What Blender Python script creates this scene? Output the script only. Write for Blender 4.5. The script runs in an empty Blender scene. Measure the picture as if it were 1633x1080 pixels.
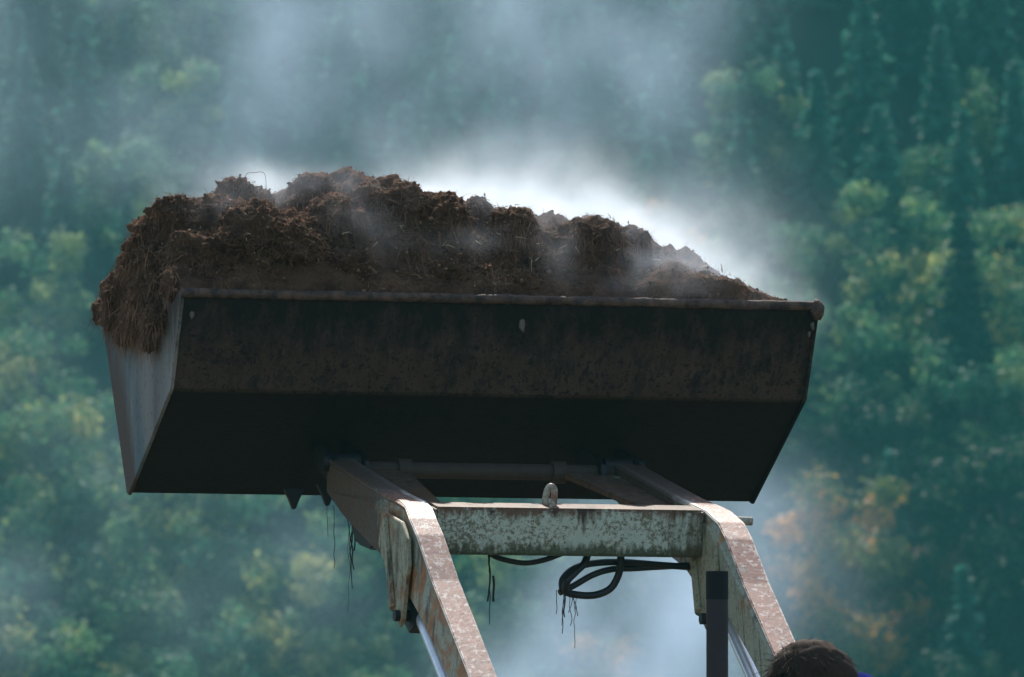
import bpy, bmesh, math, random
import numpy as np
from mathutils import Vector, Matrix, noise
R = math.radians
S = bpy.context.scene
COL = S.collection
rng = np.random.default_rng(7)
random.seed(7)

# ------------------------------------------------------------------ camera
cam_d = bpy.data.cameras.new('camera'); cam = bpy.data.objects.new('camera', cam_d); COL.objects.link(cam)
cam.location = (-7.80, -26.42, 1.63)
YAW, PITCH = R(16.50), R(3.83)
FW = Vector((math.sin(YAW)*math.cos(PITCH), math.cos(YAW)*math.cos(PITCH), math.sin(PITCH)))
cam.rotation_euler = FW.to_track_quat('-Z', 'Y').to_euler()
cam_d.sensor_width = 36.0; cam_d.lens = 307.75; cam_d.clip_start = 0.5; cam_d.clip_end = 5000
cam_d.dof.use_dof = True; cam_d.dof.focus_distance = 27.6; cam_d.dof.aperture_fstop = 12.0
S.camera = cam

# ------------------------------------------------------------------ world, sun, exposure
SUN_EL, SUN_AZ = R(50), R(10)          # azimuth clockwise from +Y (behind the bucket, a little to the right)
w = bpy.data.worlds.new('World'); S.world = w; w.use_nodes = True
wt = w.node_tree; wt.nodes.clear()
sky = wt.nodes.new('ShaderNodeTexSky'); sky.sky_type = 'NISHITA'; sky.sun_disc = False
sky.sun_elevation = SUN_EL; sky.sun_rotation = SUN_AZ
bg = wt.nodes.new('ShaderNodeBackground'); bg.inputs[1].default_value = 0.135
wo = wt.nodes.new('ShaderNodeOutputWorld')
wt.links.new(sky.outputs[0], bg.inputs[0]); wt.links.new(bg.outputs[0], wo.inputs[0])
sd = bpy.data.lights.new('sun', 'SUN'); sd.energy = 4.2; sd.angle = R(0.5); sd.color = (1.0, .95, .87)
sun = bpy.data.objects.new('sun', sd); COL.objects.link(sun); sun.location = (0, 20, 60)
sdir = Vector((math.sin(SUN_AZ)*math.cos(SUN_EL), math.cos(SUN_AZ)*math.cos(SUN_EL), math.sin(SUN_EL)))
sun.rotation_euler = sdir.to_track_quat('Z', 'Y').to_euler()
S.view_settings.view_transform = 'Standard'; S.view_settings.look = 'None'
S.view_settings.exposure = 0.40; S.view_settings.gamma = 1.0
S.render.engine = 'CYCLES'
cy = S.cycles
cy.use_denoising = True
cy.volume_bounces = 3; cy.max_bounces = 8; cy.transparent_max_bounces = 16
cy.volume_step_rate = 1.0; cy.volume_max_steps = 256
cy.sample_clamp_indirect = 4.0

# ------------------------------------------------------------------ node helpers
class NT:
    def __init__(s, t): s.t = t; t.nodes.clear()
    def n(s, kind, **kw):
        x = s.t.nodes.new(kind)
        for k, v in kw.items(): setattr(x, k, v)
        return x
    def put(s, sock, v):
        if v is None: return
        if isinstance(v, bpy.types.NodeSocket): s.t.links.new(v, sock)
        elif isinstance(v, tuple) and len(v) == 3 and sock.type == 'RGBA': sock.default_value = (*v, 1)
        else: sock.default_value = v
    def math(s, op, a, b=None, c=None, clamp=False):
        x = s.n('ShaderNodeMath', operation=op, use_clamp=clamp)
        for i, v in enumerate((a, b, c)): s.put(x.inputs[i], v) if v is not None else None
        return x.outputs[0]
    def vmath(s, op, a, b=None):
        x = s.n('ShaderNodeVectorMath', operation=op); s.put(x.inputs[0], a)
        if b is not None: s.put(x.inputs[1], b)
        return x.outputs['Value'] if op in ('LENGTH', 'DOT_PRODUCT', 'DISTANCE') else x.outputs[0]
    def noise(s, vec, scale, detail=3, rough=.55, dist=0.0):
        x = s.n('ShaderNodeTexNoise'); s.put(x.inputs['Vector'], vec)
        x.inputs['Scale'].default_value = scale; x.inputs['Detail'].default_value = detail
        x.inputs['Roughness'].default_value = rough; x.inputs['Distortion'].default_value = dist
        return x.outputs[0]
    def ramp(s, v, a, b, lo=0.0, hi=1.0):
        x = s.n('ShaderNodeMapRange'); x.clamp = True
        s.put(x.inputs[0], v)
        for i, q in enumerate((a, b, lo, hi)): s.put(x.inputs[1+i], q)
        return x.outputs[0]
    def mix(s, f, a, b):
        x = s.n('ShaderNodeMix', data_type='RGBA'); s.put(x.inputs[0], f); s.put(x.inputs[6], a); s.put(x.inputs[7], b)
        return x.outputs[2]
    def scalev(s, v, sc):
        x = s.n('ShaderNodeMapping'); s.put(x.inputs[0], v); x.inputs[3].default_value = sc
        return x.outputs[0]

def mat(name, fn):
    m = bpy.data.materials.new(name); m.use_nodes = True
    t = NT(m.node_tree); out = t.n('ShaderNodeOutputMaterial'); b = t.n('ShaderNodeBsdfPrincipled')
    t.t.links.new(b.outputs[0], out.inputs[0])
    fn(t, b, out)
    return m
def bump(t, b, h, strength=.4, dist=.01):
    x = t.n('ShaderNodeBump'); x.inputs['Strength'].default_value = strength; x.inputs['Distance'].default_value = dist
    t.put(x.inputs['Height'], h); t.t.links.new(x.outputs[0], b.inputs['Normal'])

def paint_rust(name, amount=.5, paint=(.40, .46, .40), rust=(.20, .085, .045), dark=(.035, .028, .02), dirt=.42, rough=.55, sheen=.5, mud=False, edge=False, side=0.0):
    """peeling paint over rust; mud = the front end of the arm is coated in dried compost mud; edge = corners worn to pale metal, their lit edge painted in too"""
    def f(t, b, out):
        co = t.n('ShaderNodeTexCoord').outputs['Object']
        sep = t.n('ShaderNodeSeparateXYZ'); t.put(sep.inputs[0], co); X, Y = sep.outputs[0], sep.outputs[1]
        n1 = t.noise(co, 8, 6, .68, .5); n2 = t.noise(co, 26, 4, .7); n3 = t.noise(co, 85, 5, .75)
        st = t.noise(t.scalev(co, (34, 34, 8)), 1, 3, .6)
        a = t.math('ADD', t.math('MULTIPLY', n1, .72), t.math('MULTIPLY', st, .28))
        if side: a = t.math('SUBTRACT', a, t.ramp(X, -.1, .1, 0, side))
        rm = t.ramp(a, .60-amount*.22, .68-amount*.22)
        pv = t.mix(n2, tuple(c*.70 for c in paint), paint)
        speck = t.ramp(n3, .52, .60)
        pv = t.mix(t.math('MULTIPLY', speck, .6), pv, (.15, .12, .07))
        rv = t.mix(t.ramp(t.math('ADD', t.math('MULTIPLY', n3, .5), t.math('MULTIPLY', n2, .5)), .36, .64), tuple(c*.42 for c in rust), tuple(min(1, c*1.75) for c in rust))
        big = t.ramp(t.noise(co, 4.5, 4, .6), .40, .62); rv = t.mix(t.math('MULTIPLY', big, .6), rv, tuple(min(1, q) for q in (rust[0]*1.25, rust[1]*.95, rust[2]*.75)))
        c = t.mix(rm, pv, rv)
        dk = t.ramp(t.noise(t.scalev(co, (26, 26, 5)), 1, 4, .65), 1-dirt, 1.12-dirt)
        c = t.mix(t.math('MULTIPLY', dk, .8), c, dark)
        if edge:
            e = t.ramp(t.math('ABSOLUTE', t.math('SUBTRACT', t.math('ABSOLUTE', X), .492)), .034, .046)  # pale corner band: worn metal plus the bright lit edge put into the colour
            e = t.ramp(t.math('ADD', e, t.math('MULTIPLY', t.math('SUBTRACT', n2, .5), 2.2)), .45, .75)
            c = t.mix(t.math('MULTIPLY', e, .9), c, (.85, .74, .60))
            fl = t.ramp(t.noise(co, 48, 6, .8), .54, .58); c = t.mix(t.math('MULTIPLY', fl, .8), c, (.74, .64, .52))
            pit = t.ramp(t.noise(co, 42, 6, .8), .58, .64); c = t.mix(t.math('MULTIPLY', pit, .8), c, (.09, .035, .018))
        if mud:
            md = t.ramp(t.math('ADD', Y, t.math('MULTIPLY', t.math('SUBTRACT', n1, .5), .7)), -.58, -.36)
            c = t.mix(t.math('MULTIPLY', md, .93), c, t.mix(n3, (.030, .018, .010), (.13, .078, .046)))
        t.put(b.inputs['Base Color'], c)
        t.put(b.inputs['Roughness'], t.ramp(n3, .3, .7, rough-.14, rough+.22))
        b.inputs['Specular IOR Level'].default_value = sheen
        bump(t, b, t.math('ADD', n3, t.math('MULTIPLY', n2, .8)), .30, .003)
    return mat(name, f)
M = {}
M['arm_side'] = paint_rust('peeling_green_paint', .62, paint=(.46, .47, .33), rust=(.34, .145, .045), dirt=.46, mud=True, side=.07)
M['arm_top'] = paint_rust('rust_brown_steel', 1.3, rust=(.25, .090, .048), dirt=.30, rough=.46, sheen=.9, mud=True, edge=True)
M['beam'] = None
M['plate'] = paint_rust('streaky_paint', .45, paint=(.48, .45, .29), rust=(.26, .13, .05), dirt=.47, side=.10)
M['inner_plate'] = paint_rust('muddy_brown_steel', 1.3, rust=(.11, .064, .038), dirt=.42, rough=.8, sheen=.2)
M['pin'] = paint_rust('bright_steel_pin', .5, paint=(.50, .46, .34), dirt=.3, rough=.35)

def f_beam(t, b, out):
    co = t.n('ShaderNodeTexCoord').outputs['Object']
    sep = t.n('ShaderNodeSeparateXYZ'); t.put(sep.inputs[0], co); z = sep.outputs[2]
    n1 = t.noise(co, 9, 5, .7); n2 = t.noise(co, 80, 6, .8); st = t.noise(t.scalev(co, (34, 34, 4)), 1, 4, .65); big = t.noise(co, 3.2, 3, .6)
    c = t.mix(n1, (.44, .50, .38), (.68, .72, .57))
    c = t.mix(t.math('MULTIPLY', t.ramp(t.math('ADD', t.math('MULTIPLY', n2, .72), t.math('MULTIPLY', n1, .28)), .49, .55), .85), c, t.mix(n1, (.07, .085, .03), (.17, .11, .05)))
    edge = t.ramp(t.math('ABSOLUTE', t.math('SUBTRACT', z, 2.838)), .010, .080)
    e2 = t.ramp(t.math('ADD', edge, t.math('MULTIPLY', t.math('SUBTRACT', st, .5), 1.9)), .40, .74)
    c = t.mix(t.math('MULTIPLY', e2, .9), c, t.mix(t.ramp(z, 2.80, 2.88), (.050, .06, .02), (.15, .055, .022)))
    drip = t.ramp(t.math('ADD', t.noise(t.scalev(co, (16, 16, 1.2)), 1, 3, .6), t.math('MULTIPLY', t.math('SUBTRACT', z, 2.84), 1.6)), .66, .74)
    c = t.mix(drip, c, (.07, .035, .018))
    endr = t.ramp(t.math('ADD', sep.outputs[0], t.math('MULTIPLY', t.math('SUBTRACT', st, .5), .45)), .31, .42); c = t.mix(t.math('MULTIPLY', endr, .85), c, t.mix(n1, (.05, .04, .02), (.15, .085, .035)))
    t.put(b.inputs['Base Color'], c); b.inputs['Roughness'].default_value = .6
    bump(t, b, n2, .5, .004)
M['beam'] = mat('pale_green_paint', f_beam)
def f_bucket(t, b, out):
    co = t.n('ShaderNodeTexCoord').outputs['Object']
    sep = t.n('ShaderNodeSeparateXYZ'); t.put(sep.inputs[0], co)
    z = sep.outputs[2]
    n = t.noise(co, 9, 6, .7); fine = t.noise(co, 55, 5, .75); st = t.noise(t.scalev(co, (22, 22, 2.2)), 1, 5, .7)
    c = t.mix(fine, (.045, .026, .016), (.105, .069, .047))
    c = t.mix(t.ramp(n, .50, .60), c, (.085, .054, .038))
    c = t.mix(t.math('MULTIPLY', t.ramp(t.noise(t.scalev(co, (14, 14, 7)), 1, 6, .75), .52, .60), .75), c, (.030, .022, .018))
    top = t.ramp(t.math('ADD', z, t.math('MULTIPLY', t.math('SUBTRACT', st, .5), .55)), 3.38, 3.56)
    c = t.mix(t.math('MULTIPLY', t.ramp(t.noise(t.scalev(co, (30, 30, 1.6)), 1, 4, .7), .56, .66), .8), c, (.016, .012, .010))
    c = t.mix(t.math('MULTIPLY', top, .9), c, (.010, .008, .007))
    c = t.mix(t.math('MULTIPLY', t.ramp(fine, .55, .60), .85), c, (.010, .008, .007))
    low = t.ramp(z, 3.305, 3.295)                    # shade of the down-facing lower panel, painted in as near-black
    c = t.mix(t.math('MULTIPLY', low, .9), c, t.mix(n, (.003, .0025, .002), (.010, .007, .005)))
    t.put(b.inputs['Base Color'], c); b.inputs['Roughness'].default_value = .78
    b.inputs['Specular IOR Level'].default_value = .25
    bump(t, b, t.math('ADD', fine, t.math('MULTIPLY', st, .7)), .6, .006)
M['bucket'] = mat('muddy_bucket_steel', f_bucket)
def f_rim(t, b, out):
    co = t.n('ShaderNodeTexCoord').outputs['Object']
    n = t.noise(co, 30, 5, .7)
    t.put(b.inputs['Base Color'], t.mix(t.ramp(n, .35, .65), (.022, .013, .009), (.15, .083, .050)))
    b.inputs['Roughness'].default_value = .75; bump(t, b, n, .8, .01)
M['rim'] = mat('rusty_rim', f_rim)
def f_side(t, b, out):
    co = t.n('ShaderNodeTexCoord').outputs['Object']
    st = t.noise(t.scalev(co, (3, 5, 1.2)), 1, 3, .5); n = t.noise(co, 40, 4, .7)
    c = t.mix(t.ramp(st, .3, .7), (.16, .15, .135), (.30, .28, .24))
    c = t.mix(t.math('MULTIPLY', t.ramp(t.noise(t.scalev(co, (3, 9, 1.0)), 1.1, 4, .6), .53, .70), .6), c, (.12, .075, .05))
    sep = t.n('ShaderNodeSeparateXYZ'); t.put(sep.inputs[0], co); Y, Z = sep.outputs[1], sep.outputs[2]
    fr = t.math('SUBTRACT', Y, t.math('ADD', .677, t.math('MULTIPLY', t.math('SUBTRACT', Z, 3.005), .6)))   # distance from the front edge
    blu = t.math('MULTIPLY', t.ramp(fr, -.40, -.27), t.ramp(t.noise(t.scalev(co, (3, 12, 1.5)), 1, 4, .6), .36, .58)); c = t.mix(t.math('MULTIPLY', blu, .8), c, (.085, .135, .145))
    c = t.mix(t.math('MULTIPLY', t.ramp(t.math('ADD', fr, t.math('MULTIPLY', t.math('SUBTRACT', st, .5), .35)), -.17, -.08), .92), c, t.mix(n, (.035, .022, .015), (.13, .060, .028)))
    c = t.mix(t.math('MULTIPLY', t.ramp(t.math('ADD', Z, t.math('MULTIPLY', t.math('SUBTRACT', t.noise(t.scalev(co, (9, 16, 3)), 1, 5, .7), .5), .7)), 3.42, 3.60), .85), c, (.05, .034, .024))
    c = t.mix(t.math('MULTIPLY', t.ramp(n, .56, .66), .7), c, (.06, .04, .03))
    t.put(b.inputs['Base Color'], c); b.inputs['Roughness'].default_value = .6; b.inputs['Specular IOR Level'].default_value = .25
    bump(t, b, n, .3, .003)
M['side'] = mat('scraped_grey_steel', f_side)
def simple(name, col, rough=.6, metal=0.0, spec=.5, col2=None, sc=30, bs=.2):
    def f(t, b, out):
        co = t.n('ShaderNodeTexCoord').outputs['Object']; n = t.noise(co, sc, 4, .65)
        t.put(b.inputs['Base Color'], t.mix(n, tuple(c*.6 for c in col), col2 or tuple(min(1, c*1.35) for c in col)))
        b.inputs['Roughness'].default_value = rough; b.inputs['Metallic'].default_value = metal
        b.inputs['Specular IOR Level'].default_value = spec
        bump(t, b, n, bs, .003)
    return mat(name, f)
M['tube'] = simple('muddy_tube', (.055, .035, .022), .8)
M['black'] = simple('greasy_black', (.012, .010, .009), .6)
M['hose'] = simple('black_rubber', (.012, .013, .014), .45)
M['chrome'] = simple('chrome_rod', (.97, .95, .90), .32, .55, bs=.0)
M['exhaust'] = simple('sooty_pipe', (.045, .034, .034), .75, .0, .3, sc=12)
M['soot'] = simple('black_soot', (.006, .005, .005), .9)
M['green_body'] = simple('faded_green_body', (.08, .16, .07), .5)
M['tyre'] = simple('tyre_rubber', (.02, .02, .02), .85)
M['rim_paint'] = simple('wheel_paint', (.45, .40, .15), .5)
M['seat'] = simple('black_seat', (.02, .02, .02), .6)
M['bark'] = simple('bark', (.10, .085, .065), .9)
M['skin'] = simple('skin', (.48, .24, .18), .5, sc=60, bs=.05)
M['blue'] = simple('blue_cloth', (.006, .014, .16), 1.0, 0, .05, sc=90)
M['jeans'] = simple('dark_trousers', (.03, .035, .06), .9, sc=90)
M['boot'] = simple('boot_leather', (.03, .02, .015), .6)
M['hair'] = simple('brown_hair', (.050, .028, .018), .85, 0, .15, sc=160, bs=.3)
M['root'] = simple('dark_root', (.030, .026, .018), .9)
M['glass'] = simple('lamp_glass', (.5, .5, .45), .1)

def f_soil(t, b, out):
    co = t.n('ShaderNodeTexCoord').outputs['Object']
    n = t.noise(co, 14, 5, .7); f = t.noise(co, 110, 4, .8)
    c = t.mix(f, (.034, .017, .009), (.38, .20, .112))
    c = t.mix(t.ramp(n, .45, .65), c, (.10, .048, .028))
    c = t.mix(t.ramp(f, .68, .72), c, (.24, .16, .10))
    t.put(b.inputs['Base Color'], c); b.inputs['Roughness'].default_value = .95
    b.inputs['Specular IOR Level'].default_value = .15
    bump(t, b, f, 1.0, .02)
M['soil'] = mat('brown_compost', f_soil)
def f_fibre(t, b, out):
    at = t.n('ShaderNodeAttribute'); at.attribute_name = 'tint'
    v = at.outputs['Fac']
    c = t.mix(t.ramp(v, 0, .8), (.032, .016, .009), (.42, .225, .125))
    c = t.mix(t.ramp(v, .93, .98), c, (.50, .36, .22))
    t.put(b.inputs['Base Color'], c); b.inputs['Roughness'].default_value = .85
    b.inputs['Specular IOR Level'].default_value = .25
M['fibre'] = mat('compost_fibre', f_fibre)
M['straw'] = simple('pale_straw', (.50, .40, .22), .6)

def leafmat(name, c1, c2, c3=None, amt=.5, trans=.48):
    def f(t, b, out):
        at = t.n('ShaderNodeAttribute'); at.attribute_name = 'tint'
        co = t.n('ShaderNodeTexCoord').outputs['Object']
        n = t.noise(co, .9, 3, .6)
        c = t.mix(at.outputs['Fac'], c1, c2)
        if c3: c = t.mix(t.ramp(t.math('ADD', t.math('MULTIPLY', n, .6), t.math('MULTIPLY', at.outputs['Fac'], .4)), .66-amt*.35, .76-amt*.35), c, c3)
        t.put(b.inputs['Base Color'], c); b.inputs['Roughness'].default_value = .65
        b.inputs['Specular IOR Level'].default_value = .3
        tr = t.n('ShaderNodeBsdfTranslucent'); t.put(tr.inputs[0], c)
        mx = t.n('ShaderNodeMixShader'); mx.inputs[0].default_value = trans
        t.t.links.new(b.outputs[0], mx.inputs[1]); t.t.links.new(tr.outputs[0], mx.inputs[2]); t.t.links.new(mx.outputs[0], out.inputs[0])
    return mat(name, f)
M['leaf'] = leafmat('broad_leaves', (.040, .15, .080), (.14, .33, .15), (.28, .37, .13), .40)
M['leaf_pale'] = leafmat('pale_leaves', (.06, .18, .08), (.24, .39, .15), (.42, .42, .14), .50)
M['leaf_dark'] = leafmat('dark_leaves', (.006, .030, .018), (.03, .11, .05), (.09, .13, .05), .25)
M['leaf_orange'] = leafmat('orange_tinged_leaves', (.09, .13, .03), (.36, .32, .06), (.62, .30, .05), .68)
M['leaf_red'] = leafmat('reddish_leaves', (.008, .035, .015), (.03, .08, .03), (.16, .05, .03), .5)
M['needle'] = leafmat('needles', (.022, .12, .095), (.06, .23, .16))
M['needle_dark'] = leafmat('dark_needles', (.003, .035, .026), (.012, .075, .05))
def f_hill(t, b, out):
    co = t.n('ShaderNodeTexCoord').outputs['Object']
    t.put(b.inputs['Base Color'], t.mix(t.noise(co, .6, 5, .7), (.004, .014, .009), (.012, .030, .016)))
    b.inputs['Roughness'].default_value = .95
M['hill'] = mat('shaded_forest_floor', f_hill)
def f_ground(t, b, out):
    co = t.n('ShaderNodeTexCoord').outputs['Object']
    t.put(b.inputs['Base Color'], t.mix(t.noise(co, .8, 6, .7), (.05, .035, .022), (.10, .085, .05)))
    b.inputs['Roughness'].default_value = .95
M['ground'] = mat('bare_earth_yard', f_ground)

# ------------------------------------------------------------------ object helpers
def tag(o, label=None, cat=None, group=None, kind=None):
    if label: o['label'] = label
    if cat: o['category'] = cat
    if group: o['group'] = group
    if kind: o['kind'] = kind
    return o
def empty(name, loc=(0, 0, 0)):
    o = bpy.data.objects.new(name, None); COL.objects.link(o); o.location = loc; o.empty_display_size = .2
    return o
def link(name, me, m, parent=None, smooth=False):
    o = bpy.data.objects.new(name, me); COL.objects.link(o)
    if m is not None:
        for q in (m if isinstance(m, (list, tuple)) else [m]): me.materials.append(q)
    if smooth: me.shade_smooth()
    if parent is not None:
        o.parent = parent; o.matrix_parent_inverse = Matrix.Translation(-Vector(parent_loc(parent)))
    return o
def parent_loc(p):
    v = Vector(p.location)
    if p.parent is not None: return v + Vector((0, 0, 0)) if p.type == 'MESH' else v + parent_loc(p.parent)
    return v
def mesh_np(name, V, F, tint=None):
    me = bpy.data.meshes.new(name)
    V = np.asarray(V, np.float32); F = np.asarray(F, np.int32)
    me.vertices.add(len(V)); me.vertices.foreach_set('co', V.ravel())
    k = F.shape[1]
    me.loops.add(F.size); me.loops.foreach_set('vertex_index', F.ravel())
    me.polygons.add(len(F)); me.polygons.foreach_set('loop_start', np.arange(0, F.size, k, dtype=np.int32))
    if tint is not None:
        a = me.attributes.new('tint', 'FLOAT', 'POINT'); a.data.foreach_set('value', np.asarray(tint, np.float32))
    me.update(calc_edges=True)
    return me
def bevel_finish(bm, name, w=.004, seg=2):
    bmesh.ops.remove_doubles(bm, verts=bm.verts, dist=1e-5)
    bmesh.ops.recalc_face_normals(bm, faces=bm.faces)
    if w: bmesh.ops.bevel(bm, geom=list(bm.edges), offset=w, segments=seg, affect='EDGES', clamp_overlap=True)
    me = bpy.data.meshes.new(name); bm.to_mesh(me); bm.free(); return me
def add_prism(bm, poly, x0, x1, axis='X'):
    """polygon in (Y,Z) extruded along X"""
    a = [bm.verts.new((x0, y, z)) for y, z in poly]; b = [bm.verts.new((x1, y, z)) for y, z in poly]
    bm.faces.new(a); bm.faces.new(b[::-1])
    n = len(poly)
    for i in range(n): bm.faces.new((a[i], b[i], b[(i+1) % n], a[(i+1) % n]))
def prism(name, poly, x0, x1, m, parent, w=.004):
    bm = bmesh.new(); add_prism(bm, poly, x0, x1)
    return link(name, bevel_finish(bm, name, w), m, parent)
def add_box(bm, c, s, rx=0, ry=0, rz=0):
    mtx = Matrix.Translation(c) @ Matrix.Rotation(rz, 4, 'Z') @ Matrix.Rotation(ry, 4, 'Y') @ Matrix.Rotation(rx, 4, 'X') @ Matrix.Diagonal((*s, 1))
    bmesh.ops.create_cube(bm, size=1, matrix=mtx)
def box(name, c, s, m, parent, w=.004, **k):
    bm = bmesh.new(); add_box(bm, c, s, **k); return link(name, bevel_finish(bm, name, w), m, parent)
def tube_arrays(pts, rad, seg=10, cap=True):
    pts = [Vector(p) for p in pts]; n = len(pts)
    rad = rad if isinstance(rad, (list, tuple)) else [rad]*n
    V, F = [], []
    up = None
    for i, p in enumerate(pts):
        d = (pts[min(i+1, n-1)] - pts[max(i-1, 0)]).normalized()
        if up is None: up = d.orthogonal().normalized()
        up = (up - d*up.dot(d)).normalized(); s = d.cross(up)
        for k in range(seg):
            a = 2*math.pi*k/seg; V.append(p + (up*math.cos(a) + s*math.sin(a))*rad[i])
    for i in range(n-1):
        for k in range(seg):
            F.append((i*seg+k, i*seg+(k+1) % seg, (i+1)*seg+(k+1) % seg, (i+1)*seg+k))
    if cap:
        V += [pts[0], pts[-1]]; a, b = len(V)-2, len(V)-1
        for k in range(seg):
            F.append((a, (k+1) % seg, k)); F.append((b, (n-1)*seg+k, (n-1)*seg+(k+1) % seg))
    return V, F
def tube(name, pts, rad, m, parent=None, seg=12, smooth=True):
    V, F = tube_arrays(pts, rad, seg)
    me = bpy.data.meshes.new(name); me.from_pydata([tuple(v) for v in V], [], F); me.update()
    o = link(name, me, m, parent, smooth)
    if smooth: me.set_sharp_from_angle(angle=R(50))
    return o
def spline(P, n=8):
    P = [Vector(p) for p in P]; Q = [P[0]*2-P[1]] + P + [P[-1]*2-P[-2]]; out = []
    for i in range(1, len(Q)-2):
        for k in range(n):
            t = k/n; a, b, c, d = Q[i-1], Q[i], Q[i+1], Q[i+2]
            out.append(.5*((2*b)+(c-a)*t+(2*a-5*b+4*c-d)*t*t+(3*b-a-3*c+d)*t**3))
    out.append(P[-1]); return out

# ------------------------------------------------------------------ terrain
HD = Vector((math.sin(YAW), math.cos(YAW))); HR = Vector((math.cos(YAW), -math.sin(YAW)))
C0 = Vector((-7.80, -26.42))
def hill_h(s, lat=0):
    h = 0 if s < 296 else .72*(s-300) if s > 304 else .72*(s-296)**2/16
    return max(0, min(h, 75 + (h-75)*.15 if h > 75 else h))
def terrain():
    ss = [-400, -150, -40, 0, 40, 120, 200, 260, 290, 296, 300, 304] + [304+6*i for i in range(1, 18)] + [420, 460, 560, 700]
    ll = list(range(-600, 601, 24)); V = []; F = []
    for s in ss:
        for l in ll:
            p = C0 + HD*s + HR*l
            h = hill_h(s) + (noise.noise(Vector((s*.03, l*.03, 3)))*2.2 if s > 304 else 0)
            V.append((p.x, p.y, max(h, 0)))
    n = len(ll)
    for i in range(len(ss)-1):
        for j in range(n-1): F.append((i*n+j, i*n+j+1, (i+1)*n+j+1, (i+1)*n+j))
    me = mesh_np('hillside', V, F)
    o = link('ground', me, [M['ground'], M['hill']])
    idx = np.array([0 if max(V[f[0]][2], V[f[2]][2]) < .01 else 1 for f in F], np.int32)
    me.polygons.foreach_set('material_index', idx)
    tag(o, kind='structure')
terrain()

# ------------------------------------------------------------------ trees
def leaf_quads(P, N, size, tint, aspect=1.0):
    n = len(P)
    N = N/np.linalg.norm(N, axis=1, keepdims=True)
    A = rng.normal(size=(n, 3)); T = np.cross(N, A); T /= np.linalg.norm(T, axis=1, keepdims=True)
    B = np.cross(N, T); sz = size*rng.uniform(.6, 1.4, (n, 1))
    a = T*sz*aspect; b = B*sz*rng.uniform(.55, 1, (n, 1))
    V = np.stack([P-a, P-b*.7, P+a, P+b*.7], 1).reshape(-1, 3)
    F = np.arange(4*n).reshape(n, 4)
    return V, F, np.repeat(tint, 4)
def broad_crown(H, Wd, nb=34, per=90, seed=0):
    g = np.random.default_rng(seed); Ps, Ns, Ts = [], [], []
    for i in range(nb):
        zz = g.uniform(.22, .97); th = g.uniform(0, 2*np.pi)
        prof = np.sin(np.pi*min(1, (zz-.12)/.95))**.6
        rr = Wd*.5*prof*g.uniform(.45, 1.0)
        c = np.array([rr*np.cos(th), rr*np.sin(th), zz*H]); br = Wd*g.uniform(.08, .17)
        d = g.normal(size=(per, 3)); d /= np.linalg.norm(d, axis=1, keepdims=True)
        d[:, 2] = d[:, 2]*.9 + .12
        p = c + d*br*g.uniform(.35, 1.15, (per, 1))*np.array([1.05, 1.05, 1.0])
        Ps.append(p); Ns.append(d + g.normal(size=(per, 3))*.5 + [0, 0, .4])
        Ts.append(np.clip(g.uniform(-.05, 1.0)+g.normal(size=per)*.12, 0, 1))
    P, N, T = np.concatenate(Ps), np.concatenate(Ns), np.concatenate(Ts)
    return leaf_quads(P, N, .135, T)
def conifer_crown(H, Wd, seed=0):
    g = np.random.default_rng(seed); Ps, Ns, Ts = [], [], []
    tiers = int(H*2.6)
    for i in range(tiers):
        zz = .08 + .90*i/tiers; rad = Wd*.5*(1-zz)**.85+.06; nbr = int(6+8*(1-zz))
        for k in range(nbr):
            th = g.uniform(0, 2*np.pi); L = rad*g.uniform(.6, 1.15); m = int(6+L*18)
            t = np.linspace(.1, 1, m); drop = -.28*L*t**1.6 + .08*t
            x = L*t*np.cos(th)+g.normal(size=m)*.07; y = L*t*np.sin(th)+g.normal(size=m)*.07
            z = zz*H + drop + g.normal(size=m)*.06
            Ps.append(np.stack([x, y, z], 1)); Ns.append(np.stack([np.cos(th)*.5+g.normal(size=m)*.4, np.sin(th)*.5+g.normal(size=m)*.4, .7+g.normal(size=m)*.4], 1))
            Ts.append(np.clip(g.uniform(0, .8)+.25*t, 0, 1))
    P, N, T = np.concatenate(Ps), np.concatenate(Ns), np.concatenate(Ts)
    return leaf_quads(P, N, .16, T, 1.2)
def trunk_arrays(H, r, conifer, seed):
    g = random.Random(seed); V, F = [], []
    def add(pts, rad, seg=7):
        v, f = tube_arrays(pts, rad, seg); o = len(V)
        V.extend([tuple(q) for q in v]); F.extend([tuple(i+o for i in q) for q in f])
    top = H*(.95 if conifer else .7)
    pts = [(g.uniform(-.05, .05)*k, g.uniform(-.05, .05)*k, -.6+(top+.6)*k/6) for k in range(7)]
    add(pts, [r*(1-.85*k/6) for k in range(7)])
    if not conifer:
        for k in range(7):
            z0 = H*g.uniform(.22, .55); a = g.uniform(0, 6.28); L = H*g.uniform(.18, .3)
            add([(0, 0, z0), (math.cos(a)*L*.45, math.sin(a)*L*.45, z0+L*.5), (math.cos(a)*L*.9, math.sin(a)*L*.9, z0+L*1.1)], [r*.45, r*.3, r*.1], 5)
    return V, F
PROTO = {}
for k in range(5):
    v, f, t = broad_crown(6, 5.2, 36, 120, 10+k); PROTO['b%d' % k] = (v, f, t, trunk_arrays(6, .16, False, k))
for k in range(3):
    v, f, t = conifer_crown(8, 3.2+.4*k, 30+k); PROTO['c%d' % k] = (v, f, t, trunk_arrays(8, .15, True, k))
PM = {}
def crown_mesh(key, m):
    if (key, m) not in PM:
        v, f, t, _ = PROTO[key]; me = mesh_np('crown', v, f, t); me.materials.append(M[m]); PM[(key, m)] = me
    return PM[(key, m)]
def trunk_mesh(key):
    if key not in PM:
        V, F = PROTO[key][3]; me = bpy.data.meshes.new('trunk'); me.from_pydata(V, [], F); me.materials.append(M['bark']); me.shade_smooth(); PM[key] = me
    return PM[key]
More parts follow.
